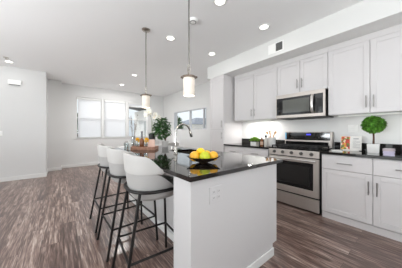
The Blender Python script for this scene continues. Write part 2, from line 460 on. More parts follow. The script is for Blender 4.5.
# ------------------------------------------------------------------ kitchen run
def shaker(m, y0, y1, z0, z1, xf, t=.020, rail=.057, rec=.008):
    m.box(xf, xf+t, y0, y0+rail, z0, z1, .0015, 1); m.box(xf, xf+t, y1-rail, y1, z0, z1, .0015, 1)
    m.box(xf, xf+t, y0+rail, y1-rail, z0, z0+rail, .0015, 1); m.box(xf, xf+t, y0+rail, y1-rail, z1-rail, z1, .0015, 1)
    m.box(xf+rec, xf+t, y0+rail-.002, y1-rail+.002, z0+rail-.002, z1-rail+.002)
    return m
def pull(parent, xf, y, z, vertical=True, L=.155):
    m = MB()
    a = (0, 0, L/2) if vertical else (0, L/2, 0)
    c = Vector((xf-.030, y, z)); a = Vector(a)
    m.tube([c-a, c+a], .0058, 8)
    for s in (-.62, .62):
        q = c+a*s; m.tube([q, q+Vector((.030, 0, 0))], .0045, 8)
    return m.build('handle', M['pull'], parent, True)
def door(root, y0, y1, z0, z1, xf, hy=None, hz=None):
    o = shaker(MB(), y0, y1, z0, z1, xf).build('door', M['cab'], root)
    if hy is not None: pull(o, xf, hy, hz)
    return o
def drawer(root, y0, y1, z0, z1, xf, hy, hz):
    o = MB().box(xf, xf+.02, y0, y1, z0, z1, .002, 1).build('drawer', M['cab'], root)
    pull(o, xf, hy, hz, False); return o

G = .0034
def base_cabinet(label, y0, y1, units):
    xf = 2.85
    r = thing('base_cabinet', label, 'cabinet', (3.16, (y0+y1)/2, 0), 'white base cabinets')
    MB().box(xf+.021, XK-.002, y0, y1, .085, .882).build('body', M['cabin'], r)
    MB().box(xf+.018, xf+.04, y0, y1, 0, .083, .002).build('toe_kick', M['cab'], r)
    for (a, b, side) in units:
        drawer(r, a+G, b-G, .685, .872, xf, (a+b)/2, .775)
        hy = b-.036 if side > 0 else a+.036
        door(r, a+G, b-G, .098, .680, xf, hy, .525)
    return r
base_cabinet('white base cabinet with two drawers and two doors, right of the range', -.15, .883, [(.365, .883, -1), (-.15, .365, 1)])
base_cabinet('white base cabinet with two drawers, between the range and tall pantry cabinet', 1.69, 2.745, [(1.69, 2.218, 1), (2.218, 2.745, -1)])
base_cabinet('white base cabinet at the right edge, past the two door unit', -1.2, -.152, [(-.676, -.152, -1), (-1.2, -.676, 1)])

def upper_cabinet(label, y0, y1, zb, hz, zt=2.375):
    xf = 3.13; mid = (y0+y1)/2
    r = thing('wall_cabinet', label, 'cabinet', (3.3, mid, zb), 'white wall cabinets')
    MB().box(xf+.021, XK-.002, y0, y1, zb, ZS-.001).build('body', M['cab'], r)
    MB().box(xf+.004, xf+.021, y0, y1, zt+.004, ZS-.001, .002).build('top_trim', M['cab'], r)
    door(r, y0+G, mid-G, zb+.006, zt, xf, mid-.036, hz)
    door(r, mid+G, y1-G, zb+.006, zt, xf, mid+.036, hz)
    return r
upper_cabinet('tall white two door wall cabinet above the topiary counter, right of microwave', -.03, .886, 1.43, 1.58)
upper_cabinet('short white two door wall cabinet directly above the microwave', .888, 1.678, 1.835, 1.99)
upper_cabinet('white two door wall cabinet above the oil bottles, left of microwave', 1.680, 2.700, 1.43, 1.58)
upper_cabinet('white wall cabinet at the right edge, past the one above the topiary', -.95, -.032, 1.43, 1.58)

# tall pantry cabinet
pz = 1.235
r = thing('pantry_cabinet', 'tall white narrow pantry cabinet with upper and lower door beside the counter', 'cabinet', (3.15, 2.98, 0))
MB().box(XS+.021, XK-.002, 2.750, 3.215, .0, ZS-.001).build('body', M['cab'], r)
MB().box(XS+.019, XS+.0212, 2.757, 3.208, .09, 2.385).build('seam_shade', M['cabin'], r)  # thin darker sheet that paints shade into the seams around the doors
door(r, 2.755, 3.21, pz+G, 2.375, XS, 2.795, 1.36)
door(r, 2.755, 3.21, .098, pz-G, XS, 2.795, 1.10)
MB().box(XS+.004, XS+.021, 2.750, 3.215, 2.38, ZS-.001, .002).build('top_trim', M['cab'], r)

# worktops
def worktop(label, y0, y1):
    o = MB().box(2.825, XK-.002, y0, y1, .884, .914, .004).build_at('countertop', M['granite'], (3.15, (y0+y1)/2, .884))
    tag(o, label, 'countertop', 'black granite counters along the wall')
def upstand(label, y0, y1):
    o = MB().box(XK-.024, XK-.003, y0, y1, .914, 1.022, .003).build_at('backsplash', M['granite'], (XK-.014, (y0+y1)/2, .914))
    tag(o, label, 'backsplash', 'low black granite backsplashes')
upstand('low black granite backsplash strip behind the topiary and cookbook', -1.2, .893)
upstand('low black granite backsplash strip behind the bottles and crock', 1.682, 2.748)
worktop('black granite counter right of the range with topiary and cookbook', -1.2, .893)
worktop('black granite counter left of the range with bottles and crock', 1.682, 2.748)

# ------------------------------------------------------------------ range
ry0, ry1 = .906, 1.669
r = thing('kitchen_range', 'stainless steel slide in range with black glass oven door', 'stove', (3.15, (ry0+ry1)/2, 0))
MB().box(2.87, XK-.004, ry0, ry1, .02, .905).build('body', M['bplast'], r)
MB().box(2.835, XK-.06, ry0, ry1, .905, .925, .004).build('cooktop', M['enamel'], r)
m = MB()
t = bmesh.new()
vv = [(2.838, .806), (2.872, .806), (2.872, .906), (2.842, .906)]
A = [t.verts.new((x, ry0, z)) for x, z in vv]; B = [t.verts.new((x, ry1, z)) for x, z in vv]
t.faces.new(A[::-1]); t.faces.new(B)
for k in range(4): t.faces.new((A[k], A[(k+1) % 4], B[(k+1) % 4], B[k]))
bmesh.ops.recalc_face_normals(t, faces=t.faces[:])
m._merge(t)
cp = m.build('control_panel', M['steel'], r)
for k in range(5):
    yk = ry0+.10+k*(ry1-ry0-.20)/4
    m = MB(); mt = Matrix.Translation((2.842, yk, .858)) @ Matrix.Rotation(math.radians(-90), 4, 'Y')
    m.lathe([(0, 0), (.026, 0), (.026, .006), (.021, .008), (.019, .030), (0, .031)], seg=18, mtx=mt)
    m.build('knob', M['knob'], cp, True)
# oven door
m = MB(); d0, d1 = .238, .790
m.box(2.832, 2.868, ry0+.004, ry1-.004, d0, .335, .003); m.box(2.832, 2.868, ry0+.004, ry1-.004, .725, d1, .003)
m.box(2.832, 2.868, ry0+.004, ry0+.075, .335, .725, .001); m.box(2.832, 2.868, ry1-.075, ry1-.004, .335, .725, .001)
od = m.build('oven_door', M['steel'], r)
MB().box(2.835, 2.866, ry0+.074, ry1-.074, .334, .726).build('oven_window', M['bglass'], od)
MB().box(2.8335, 2.8355, ry0+.125, ry1-.125, .39, .675).build('inner_glass', M['ovenwin'], od)
m = MB(); m.tube([(2.785, ry0+.03, .765), (2.785, ry1-.03, .765)], .0125, 12)
for y in (ry0+.06, ry1-.06): m.tube([(2.785, y, .765), (2.835, y, .765)], .009, 8)
m.build('handle', M['handlebright'], od, True)
MB().box(2.836, 2.868, ry0+.004, ry1-.004, .035, .214, .004).build('drawer', M['steel'], r)
for y in (ry0+.04, ry1-.04):
    for x in (2.93, 3.4): MB().lathe([(0, 0), (.02, 0), (.02, .025), (0, .025)], (x, y, 0), 12).build('foot', M['bplast'], r)
# grates
for k in range(3):
    a = ry0+.03+k*.2345; b = a+.232
    m = MB(); zt = .962
    for y in (a+.008, (a+b)/2, b-.008): m.box(2.875, 3.375, y-.006, y+.006, zt-.014, zt, .002)
    for x in (2.881, 3.0, 3.125, 3.25, 3.369): m.box(x-.006, x+.006, a+.002, b-.002, zt-.014, zt, .002)
    for x in (2.881, 3.369):
        for y in (a+.008, b-.008): m.box(x-.007, x+.007, y-.007, y+.007, .925, zt-.012)
    m.build('grate', M['iron'], r)
for x, y in ((3.0, ry0+.15), (3.25, ry0+.15), (3.0, ry1-.15), (3.25, ry1-.15), (3.125, (ry0+ry1)/2)):
    MB().lathe([(0, 0), (.045, 0), (.045, .008), (.032, .010), (.030, .016), (0, .017)], (x, y, .925), 20).build('burner', M['iron'], r, True)
MB().box(3.396, 3.406, ry0+.05, ry1-.02, .935, 1.012, .002).build('grate_reflection', M['bglass'], r)  # black strip painting the reflection of the grates onto the steel backguard
bgd = MB().box(3.405, XK-.004, ry0, ry1, .905, 1.185, .006).build('backguard', M['steel'], r)
MB().box(3.400, 3.406, ry0+.028, ry1-.030, 1.04, 1.174, .002).build('control_glass', M['bglass'], bgd)
MB().box(3.3985, 3.4005, 1.215, 1.285, 1.125, 1.150).build('clock_display', M['blue'], bgd)
MB().box(3.399, 3.4045, ry1-.034, ry1-.012, 1.05, 1.172).build('reflection_strip', M['bluereflect'], bgd)  # light blue strip, a window reflection painted onto the backguard end

# ------------------------------------------------------------------ microwave
my0, my1 = .904, 1.664; mz0, mz1 = 1.412, 1.832; mx = 3.065
r = thing('microwave', 'stainless over the range microwave with black glass door', 'microwave', (3.27, (my0+my1)/2, mz0))
MB().box(mx+.03, XK-.004, my0, my1, mz0, mz1, .004).build('body', M['bplast'], r)
m = MB()
m.box(mx, mx+.031, my0, my1, mz1-.062, mz1, .003); m.box(mx, mx+.031, my0, my1, mz0+.012, mz0+.062, .003)
m.box(mx, mx+.031, my0, my0+.026, mz0+.062, mz1-.062, .001); m.box(mx, mx+.031, my1-.010, my1, mz0+.062, mz1-.062, .001)
m.build('front_frame', M['steel'], r)
MB().box(mx+.006, mx+.031, my0+.026, my0+.135, mz0+.0615, mz1-.0615).build('control_panel', M['bglass'], r)
dr = MB().box(mx+.004, mx+.031, my0+.138, my1-.010, mz0+.0615, mz1-.0615).build('door', M['bglass'], r)
MB().box(mx+.0025, mx+.0045, my0+.215, my1-.12, mz0+.10, mz1-.10).build('door_window', M['mwin'], dr)
m = MB(); m.tube([(mx+.004, my0+.165, mz0+.075), (mx-.028, my0+.165, mz0+.10), (mx-.042, my0+.165, (mz0+mz1)/2), (mx-.028, my0+.165, mz1-.10), (mx+.004, my0+.165, mz1-.075)], .021, 14)
m.build('handle', M['handlebright'], dr, True)
MB().box(mx+.04, XK-.05, my0+.06, my1-.06, mz0-.004, mz0+.002).build('vent_plate', M['slot'], r)

# under cabinet lamps (a lit strip on the left, over the bottles)
def strip_light(y0, y1, power, label):
    r = thing('under_cabinet_light', label, 'light', (3.30, (y0+y1)/2, 1.415), 'slim lights under the wall cabinets')
    MB().box(3.275, 3.325, y0, y1, 1.416, 1.430, .002).build('housing', M['white'], r)
    MB().box(3.280, 3.320, y0+.01, y1-.01, 1.413, 1.4165).build('lens', M['striplens'], r)
    o = lamp('strip_glow', 'AREA', (3.30, (y0+y1)/2, 1.411), (0, 0, 0), power, (1, .98, .95), shape='RECTANGLE', size=.03, size_y=y1-y0-.04)
strip_light(1.90, 2.46, 7.0, 'slim lit strip under the wall cabinet left of the microwave')
strip_light(-.85, .80, 1.0, 'slim lit strip under the wall cabinets above the topiary')

# ------------------------------------------------------------------ island
ix0, ix1, iy0, iy1 = .640, 1.676, .905, 3.23
r = thing('kitchen_island', 'white kitchen island with panelled end and black granite top', 'island', (1.2, 2.05, 0))
m = MB(); t = bmesh.new()
pr = [(ix0, 0), (ix1-.072, 0), (ix1-.072, .112), (ix1, .112), (ix1, .884), (ix0, .884)]
A = [t.verts.new((x, iy0, z)) for x, z in pr]; B = [t.verts.new((x, iy0+.215, z)) for x, z in pr]
t.faces.new(A); t.faces.new(B[::-1])
for k in range(6): t.faces.new((A[k], B[k], B[(k+1) % 6], A[(k+1) % 6]))
bmesh.ops.recalc_face_normals(t, faces=t.faces[:]); m._merge(t)
m.build('end_wall', M['island'], r)
m = MB().box(.965, ix1-.022, iy0+.215, iy1, .0, .66)
m.box(.965, 1.20, iy0+.215, iy1, .66, .884).box(1.635, ix1-.022, iy0+.215, iy1, .66, .884).box(1.20, 1.635, iy0+.215, 1.585, .66, .884).box(1.20, 1.635, 2.315, iy1, .66, .884)
m.build('body', M['island'], r)
m = MB()
m.box(ix0-.012, ix1-.066, iy0-.013, iy0, 0, .075, .004); m.box(ix0-.012, ix0, iy0, iy0+.215, 0, .075, .004); m.box(.952, .965, iy0+.217, iy1, 0, .075, .004)
m.build('baseboard', M['trim'], r)
for (a, b) in ((1.13, 1.65), (1.655, 2.27), (2.275, 2.75), (2.755, 3.225)):
    m = MB(); xf = ix1-.001
    # doors face the range side
    for q in ((a, a+.057, .12, .87), (b-.057, b, .12, .87), (a+.057, b-.057, .12, .177), (a+.057, b-.057, .813, .87)): m.box(xf-.02, xf, *q, .0015, 1)
    m.box(xf-.02, xf-.008, a+.05, b-.05, .17, .82)
    m.build('door', M['cab'], r)
def ring_slab(o, i, z0, z1):
    t = bmesh.new(); L = []
    for (x0, x1, y0, y1) in (o, i):
        for z in (z0, z1): L.append([t.verts.new(c+(z,)) for c in ((x0, y0), (x1, y0), (x1, y1), (x0, y1))])
    ob, ot, ib, it = L
    for k in range(4):
        q = (k+1) % 4
        t.faces.new((ot[k], ot[q], it[q], it[k])); t.faces.new((ob[q], ob[k], ib[k], ib[q]))
        t.faces.new((ob[k], ob[q], ot[q], ot[k])); t.faces.new((it[k], it[q], ib[q], ib[k]))
    m = MB(); m._merge(t); return m
SK = (1.225, 1.610, 1.61, 2.29)
m = ring_slab((.612, 1.735, .872, 3.262), SK, .884, .914)
top = m.build_at('island_countertop', M['islandtop'], (1.17, 2.07, .884))
tag(top, 'polished black granite top of the kitchen island', 'countertop')

def outlet(name, label, cat, M0, loc, gangs=1, kind='outlet', pm='white'):
    """plate facing local -Y, M0 = rotation about z"""
    r = thing(name, label, cat, loc); r.rotation_euler = (0, 0, M0)
    w = .07 if gangs == 1 else .118
    def b(mb, nm, mt, p):
        me = mb.bm; o = mb.build(nm, mt, None); o.parent = p; return o
    pl = b(MB().box(-w/2, w/2, -.006, 0, -.058, .058, .002), 'plate', M[pm], r)
    for g in range(gangs):
        cx = (g-(gangs-1)/2)*.046
        if kind == 'switch':
            b(MB().box(cx-.016, cx+.016, -.010, -.006, -.033, .033, .002), 'rocker', M['white'], r)
        else:
            for z in (-.02, .02):
                q = b(MB().box(cx-.016, cx+.016, -.008, -.006, z-.015, z+.015, .001), 'socket', M[pm], r)
                b(MB().box(cx-.007, cx-.005, -.0085, -.0078, z-.005, z+.006).box(cx+.005, cx+.007, -.0085, -.0078, z-.005, z+.006), 'slot', M['slot'], q)
    return r
outlet('electrical_outlet', 'white double outlet plate on the near end of the island', 'outlet', 0, (.852, iy0, .752), 2, pm='island')
outlet('light_switch', 'white two gang switch plate on the backsplash behind the cookbook', 'switch', -PI/2, (XK, .665, 1.235), 2, 'switch')
outlet('electrical_outlet', 'white outlet plate on the backsplash above the potted herb', 'outlet', -PI/2, (XK, 2.42, 1.17))
outlet('light_switch', 'white switch plate low on the projecting left wall', 'switch', 0, (-1.10, 6.2, 1.15), 1, 'switch')

# ------------------------------------------------------------------ faucet on island
fx, fy = 1.115, 1.90
r = thing('kitchen_faucet', 'tall gooseneck steel kitchen faucet on the island', 'faucet', (fx, fy, .914))
MB().lathe([(0, 0), (.028, 0), (.028, .008), (.022, .014), (.021, .075), (.016, .085), (0, .085)], (fx, fy, .914), 20).build('base', M['chrome'], r, True)
pts = [(fx, fy, .99), (fx, fy, 1.175)]
R = .108
for k in range(1, 13):
    a = PI*k/12*.93
    pts.append((fx+R-R*math.cos(a), fy, 1.175+R*math.sin(a)))
MB().tube(pts, .0115, 12).build('neck', M['chrome'], r, True)
e = Vector(pts[-1]); d = (e-Vector(pts[-2])).normalized()
MB().tube([e, e+d*.02, e+d*.075, e+d*.085], [.013, .017, .019, .015], 14).build('spray_head', M['chrome'], r, True)
MB().tube([(fx-.018, fy, .965), (fx-.045, fy, .968)], .009, 10).tube([(fx-.045, fy, .968), (fx-.062, fy+.01, 1.005)], .006, 8).build('lever', M['chrome'], r, True)

# sink set in the island
r = thing('kitchen_sink', 'undermount steel sink beside the island faucet', 'sink', (1.42, 1.95, .68))
s0, s1, q0, q1 = SK[0]-.008, SK[1]+.008, SK[2]-.008, SK[3]+.008
m = MB(); m.box(s0-.008, s0, q0, q1, .68, .883).box(s1, s1+.008, q0, q1, .68, .883).box(s0, s1, q0-.008, q0, .68, .883).box(s0, s1, q1, q1+.008, .68, .883).box(s0, s1, q0, q1, .672, .68)
m.build('basin', M['chrome'], r)
MB().lathe([(0, 0), (.04, 0), (.042, .003), (.03, .004), (0, .002)], (1.42, 1.95, .68), 20).build('drain', M['pull'], r, True)

# ------------------------------------------------------------------ pendants
PX = 1.03
def pendant(label, y):
    r = thing('pendant_lamp', label, 'pendant lamp', (PX, y, ZC), 'glass pendant lamps above the island')
    zb, zt = 1.555, 1.742
    MB().lathe([(0, 0), (.062, 0), (.062, -.010), (.050, -.022), (.012, -.028), (0, -.028)], (PX, y, ZC), 28).build('canopy', M['nickel'], r, True)
    MB().tube([(PX, y, ZC-.02), (PX, y, zt+.13)], .0080, 10).build('rod', M['rodnickel'], r, True)
    lp = MB()
    lp.tube([(PX+.016*math.cos(a), y, zt+.085+.045*math.sin(a)) for a in [2*PI*k/20 for k in range(20)]], .0042, 8, closed=True)
    lp.tube([(PX, y+.016*math.cos(a), zt+.05+.03*math.sin(a)) for a in [2*PI*k/20 for k in range(20)]], .0042, 8, closed=True)
    lp.build('link', M['nickel'], r, True)
    c = MB().lathe([(0, .030), (.012, .030), (.014, .020), (.042, .018), (.046, .012), (.069, .010), (.072, .004), (.072, -.008), (.0, -.008)], (PX, y, zt), 32).build('cap', M['capmetal'], r, True)
    for s in (-1, 1):
        mt = Matrix.Translation((PX+s*.076*.782, y-s*.076*.623, zt+.002))
        MB().ball((0, 0, 0), .011, u=12, v=8, mtx=mt).build('thumb_screw', M['capmetal'], c, True)
    sh = MB().lathe([(.056, zt-.007), (.058, zt-.02), (.058, zb+.004), (.055, zb), (.052, zb+.002), (.052, zt-.007)], (PX, y, 0), 36).build('shade', M['opal'], r, True)
    MB().lathe([(0, zb+.07), (.018, zb+.08), (.026, zb+.11), (.02, zb+.14), (.013, zb+.165), (.013, zt-.008), (0, zt-.008)], (PX, y, 0), 16).build('bulb', M['bulb'], r, True)
    lamp('pendant_glow', 'POINT', (PX, y, zb-.03), (0, 0, 0), 1.6, (1, .9, .76), shadow_soft_size=.05)
pendant('nearer glass cylinder pendant lamp hanging over the fruit bowl end', 1.49)
pendant('farther glass cylinder pendant lamp hanging over the flower tray end', 2.645)

# ------------------------------------------------------------------ ceiling fixtures
def ceil_pt(px, py):
    t = (px-201)/177; d = 177*(ZC-CAM_Z)/(131.5-py)
    return d*(.623+.782*t), d*(.782-.623*t)
cans = [(170.5, 38, 'recessed ceiling light between the two pendant rods'), (264, 26.8, 'recessed ceiling light nearest the soffit vent grille'),
        (212, 53.7, 'recessed ceiling light left of the soffit, beyond the near pendant'), (220, 1.2, 'recessed ceiling light cut by the top edge of the picture'),
        (9, 61.5, 'recessed ceiling light near the chime box wall at far left'), (134.5, 75, 'recessed ceiling light just left of the far pendant rod'),
        (122, 84.7, 'recessed ceiling light closest to the far windows')]
for px, py, lb in cans:
    x, y = ceil_pt(px, py)
    r = thing('recessed_light', lb, 'ceiling light', (x, y, ZC), 'recessed ceiling lights')
    MB().lathe([(.058, 0), (.085, 0), (.085, -.004), (.078, -.007), (.058, -.006), (.058, 0)], (x, y, ZC), 28).build('trim_ring', M['canring'], r, True)
    MB().lathe([(0, -.001), (.058, -.001), (.058, -.005), (0, -.005)], (x, y, ZC), 28).build('lens', M['canlens'], r, True)
    lamp('can_glow', 'AREA', (x, y, ZC-.012), (0, 0, 0), (20.0 if x > .5 else 1.0) if y > 4 else .8, (1, .985, .965), shape='DISK', size=.11)
x, y = ceil_pt(193, 20)
r = thing('smoke_detector', 'round white smoke detector on the ceiling behind the near pendant rod', 'smoke detector', (x, y, ZC))
MB().lathe([(0, 0), (.065, 0), (.065, -.012), (.055, -.030), (.03, -.036), (0, -.036)], (x, y, ZC), 28).build('housing', M['white'], r, True)
MB().lathe([(.036, -.030), (.046, -.030), (.046, -.0345), (.036, -.037), (.036, -.03)], (x, y, ZC), 28).build('sensor_ring', M['grille'], r, True)
x, y = ceil_pt(6, 57.5)
r = thing('sprinkler_head', 'small metal sprinkler head on the ceiling beside the left recessed light', 'sprinkler', (x, y, ZC))
MB().lathe([(0, 0), (.045, 0), (.045, -.006), (.02, -.010), (0, -.010)], (x, y, ZC), 20).build('escutcheon', M['nickel'], r, True)
MB().lathe([(0, -.009), (.011, -.009), (.008, -.035), (.022, -.037), (.022, -.040), (0, -.040)], (x, y, ZC), 16).build('nozzle', M['nickel'], r, True)
# vent grille on the soffit
r = thing('vent_grille', 'rectangular air vent grille on the face of the soffit', 'vent', (XS, 1.54, 2.595))
MB().box(XS-.006, XS, 1.405, 1.675, 2.515, 2.675, .002).build('frame', M['white'], r)
MB().box(XS-.008, XS-.0055, 1.425, 1.535, 2.53, 2.66).build('backing', M['slot'], r)
for k in range(7):
    z = 2.54+k*.018
    MB().box(XS-.012, XS-.007, 1.425, 1.535, z-.003, z+.004).build('slat', M['grille'], r)
for k in range(7):
    z = 2.54+k*.018
    MB().box(XS-.010, XS-.006, 1.55, 1.66, z-.006, z+.006, .001).build('louvre', M['white'], r)
# chime box
r = thing('door_chime', 'white rectangular chime box high on the left wall', 'chime', (-.86, 6.2, 2.38))
MB().box(-.975, -.745, 6.155, 6.2, 2.325, 2.435, .008).build('cover', M['white'], r)
MB().box(-.955, -.765, 6.160, 6.195, 2.318, 2.326).build('underside', M['slot'], r)

# ------------------------------------------------------------------ bar stools (facing +x, towards the island)
def sup(phi, rx, ry, n=2.5):
    c = -math.cos(phi); s = math.sin(phi)
    k = (abs(c)**n+abs(s)**n)**(-1/n)
    return rx*k*c, ry*k*s
def shell(rows, phis, thick, closed=False, rim=None):
    t = bmesh.new(); grid = []
    for (z, rx, ry) in rows:
        row = []
        for p in phis:
            x, y = sup(p, rx, ry); zz = rim(p, z) if rim else z
            row.append(t.verts.new((x, y, zz)))
        grid.append(row)
    n = len(phis)
    for A, B in zip(grid, grid[1:]):
        for k in range(n if closed else n-1):
            t.faces.new((A[k], B[k], B[(k+1) % n], A[(k+1) % n]))
    if closed: t.faces.new(grid[0])
    bmesh.ops.recalc_face_normals(t, faces=t.faces[:])
    if thick: bmesh.ops.solidify(t, geom=t.faces[:], thickness=thick)
    m = MB(); m._merge(t); return m
def make_stool():
    r = thing('bar_stool', '', 'bar stool', (0, 0, 0), 'bar stools along the island')
    N = 48; full = [2*PI*k/N-PI for k in range(N)]
    def rim(p, z):
        a = abs(p); f = min(1, max(0, (a-math.radians(70))/math.radians(55)))
        f = f*f*(3-2*f)
        return z if z < .70 else .70+(z-.70)*(1-.72*f)
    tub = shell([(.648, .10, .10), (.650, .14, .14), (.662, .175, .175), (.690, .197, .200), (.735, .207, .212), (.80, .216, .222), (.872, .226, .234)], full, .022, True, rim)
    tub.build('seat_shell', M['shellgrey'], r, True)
    cu = shell([(.690, .17, .175), (.705, .186, .19), (.735, .186, .19), (.750, .172, .176), (.754, .12, .12), (.755, .02, .02)], full, 0, True)
    cu.build('seat_cushion', M['fabric'], r, True)
    K = 40; W = math.radians(88); ph = [-W+2*W*k/K for k in range(K+1)]
    def rim2(p, z):
        a = abs(p)/W; f = min(1, max(0, (a-.66)/.34)); lo = .872
        cut = f**1.35
        top = 1.020-.035*min(1, abs(p)/W)**2
        return lo+(z-lo)/(1.030-lo)*(top-lo)*(1-.90*cut)
    bk = shell([(.872, .229, .237), (.880, .231, .239), (.93, .235, .243), (.985, .239, .247), (1.018, .241, .249), (1.030, .238, .246)], ph, .030, False, rim2)
    bk.build('backrest', M['fabric'], r, True)
    H = math.radians(140); hp = [-H+2*H*k/40 for k in range(41)]
    hz = .742; rx, ry = .226, .231
    MB().tube([(*sup(p, rx, ry), hz) for p in hp], .0122, 10).build('hoop', M['blackmetal'], r, True)
    tops = []; bots = []
    for sx, sy in ((-1, -1), (-1, 1), (1, 1), (1, -1)):
        p = math.radians(46 if sx < 0 else 134)*sy
        tx, ty = sup(p, rx, ry); b = (-.292 if sx < 0 else .205, sy*.215)
        T = Vector((tx, ty, hz)); Bo = Vector((b[0], b[1], .0))
        tops.append(T); bots.append(Bo)
        leg = MB().tube([T, Bo+Vector((0, 0, .004))], .0116, 10).build('leg', M['blackmetal'], r, True)
        MB().lathe([(0, 0), (.012, 0), (.013, .012), (.0, .014)], (b[0], b[1], 0), 12).build('foot_cap', M['bplast'], leg, True)
    zf = .262
    ring = [b+(t-b)*(zf/hz) for t, b in zip(tops, bots)]
    for k in range(4):
        MB().tube([ring[k], ring[(k+1) % 4]], .0092, 10).build('footrest', M['blackmetal'], r, True)
    return r
st = make_stool()
st.location = (.636, 1.45, 0); st.rotation_euler = (0, 0, math.radians(-4))
st['label'] = 'white barrel backed bar stool nearest the camera, beside the island end wall'
dup(st, (.625, 2.03, 0), math.radians(2), 'white barrel backed bar stool in the middle of the row of three')
dup(st, (.62, 2.62, 0), math.radians(1), 'white barrel backed bar stool farthest from the camera, nearest the windows')

# ------------------------------------------------------------------ fruit bowl on island
bc = Vector((1.0, 1.22, .914)); ang = -math.atan2(.623, .782)
r = thing('fruit_bowl', 'dark shallow leaf shaped fruit bowl on the near end of the island', 'bowl', bc)
t = bmesh.new(); rows = []
for (s, z) in ((.0, .004), (.25, .004), (.45, .010), (.7, .024), (.88, .042), (1.0, .056)):
    row = []
    for k in range(32):
        a = 2*PI*k/32; ca, sa = math.cos(a), math.sin(a)
        tip = abs(ca)**8
        x = .136*s*ca*(1+.12*tip*s); y = .092*s*sa; zz = z*.8+.014*tip*s*s
        row.append(t.verts.new((x, y, zz)) if s else None)
    rows.append(row)
c0 = t.verts.new((0, 0, .004))
for k in range(32): t.faces.new((c0, rows[1][k], rows[1][(k+1) % 32]))
for A, B in zip(rows[1:], rows[2:]):
    for k in range(32): t.faces.new((A[k], B[k], B[(k+1) % 32], A[(k+1) % 32]))
bmesh.ops.recalc_face_normals(t, faces=t.faces[:]); bmesh.ops.solidify(t, geom=t.faces[:], thickness=.004)
RB = Matrix.Translation(bc) @ Matrix.Rotation(ang, 4, 'Z')
bmesh.ops.transform(t, matrix=RB, verts=t.verts[:])
m = MB(); m._merge(t); m.build('dish', M['bowl'], r, True)
MB().lathe([(0, 0), (.04, 0), (.042, .006), (0, .006)], bc, 24).build('foot', M['bowl'], r, True)
def fruit(name, label, cat, m_, u, v, z, R_, elong=1.0, tip=0, rz=0, group='fruit in the dark bowl'):
    c = RB @ Vector((u, v, z)); c.z = bc.z+z
    o = thing(name, label, cat, (c.x, c.y, c.z), group)
    prof = []
    for k in range(15):
        a = -PI/2+PI*k/14; rr = R_*math.cos(a); zz = R_*elong*math.sin(a)
        if tip: zz += math.copysign(R_*.22*abs(math.sin(a))**10, zz)
        prof.append((max(rr, 0), zz))
    prof[0] = (0, prof[0][1]); prof[-1] = (0, prof[-1][1])
    mt = Matrix.Translation(c) @ Matrix.Rotation(rz, 4, 'Z') @ Matrix.Rotation(PI/2 if tip else .25, 4, 'Y')
    MB().lathe(prof, seg=20, mtx=mt).build('flesh', m_, o, True)
    tipp = mt @ Vector((0, 0, R_*elong*(1.0)+(R_*.2 if tip else -.002)))
    MB().ball(tipp, .0042, u=8, v=6).build('stem_nub', M['bark'] if not tip else M['stem'], o, True)
fruit('orange', 'orange at the left end of the fruit bowl', 'fruit', M['orange'], -.078, -.012, .056, .046)
fruit('lemon', 'pale lemon pointing over the left tip of the fruit bowl', 'fruit', M['lemon'], -.045, .060, .062, .036, 1.2, 1, ang)
fruit('apple', 'yellow green apple in the front middle of the fruit bowl', 'fruit', M['lime'], .012, -.032, .056, .048, .95)
fruit('lemon', 'yellow lemon at the back of the bowl behind the green apple', 'fruit', M['lemon'], .030, .050, .066, .037, 1.2, 1, ang+.6)
fruit('orange', 'orange at the right end of the fruit bowl', 'fruit', M['orange'], .088, .0, .058, .043)
fruit('lemon', 'yellow lemon perched on top between the apple and the oranges', 'fruit', M['lemon'], -.025, .010, .100, .030, 1.15, 1, ang-.3)

# ------------------------------------------------------------------ far end of island: tray, flowers, plants
zt0 = .914
TA = math.radians(-38)
tc = Vector((1.02, 2.72, zt0))
TM = Matrix.Translation(tc) @ Matrix.Rotation(TA, 4, 'Z')
r = thing('serving_tray', 'reddish wooden serving tray at the far end of the island', 'tray', tc)
MB().box(-.205, .205, -.13, .13, .0, .012, .002, mtx=TM).build('base', M['tray'], r)
m = MB(); m.box(-.205, .205, -.13, -.116, .012, .046, .003, mtx=TM); m.box(-.205, .205, .116, .13, .012, .046, .003, mtx=TM)
m.box(-.205, -.191, -.116, .116, .012, .046, .003, mtx=TM); m.box(.191, .205, -.116, .116, .012, .046, .003, mtx=TM)
m.build('rim', M['tray'], r)
def on_tray(u, v, z=.012): return TM @ Vector((u, v, z))
# bottle
c = on_tray(-.02, -.02)
r = thing('wine_bottle', 'brown bottle with a tall grey neck on the wooden tray', 'bottle', c)
MB().lathe([(0, 0), (.030, 0), (.033, .006), (.033, .115), (.026, .140), (.013, .165), (.0, .165)], c, 20).build('body', M['oil'], r, True)
MB().lathe([(0, .16), (.0145, .16), (.0135, .24), (.015, .245), (.015, .268), (0, .268)], c, 16).build('neck', M['greyneck'], r, True)
# two yellow blossoms in little glasses
for u, v, lb in ((-.085, -.035, 'golden yellow flower left of the brown bottle on the tray'), (.055, -.04, 'golden yellow flower right of the brown bottle on the tray')):
    c = on_tray(u, v)
    r = thing('yellow_flower', lb, 'flower', c, 'yellow flowers on the tray')
    MB().lathe([(0, 0), (.022, 0), (.024, .004), (.026, .075), (.024, .076), (.021, .006), (0, .006)], c, 18).build('glass', M['clear'], r, True)
    MB().tube([c+Vector((0, 0, .01)), c+Vector((.003, 0, .115))], .003, 6).build('stem', M['stem'], r)
    m = MB(); h = c+Vector((.003, 0, .125))
    for k in range(46):
        q = Vector((random.gauss(0, 1), random.gauss(0, 1), random.gauss(.35, .8))).normalized()
        m.leaf(h+q*.008, q, .040, .026, curl=-.25)
    m.build('blossom', M['yellow'], r)
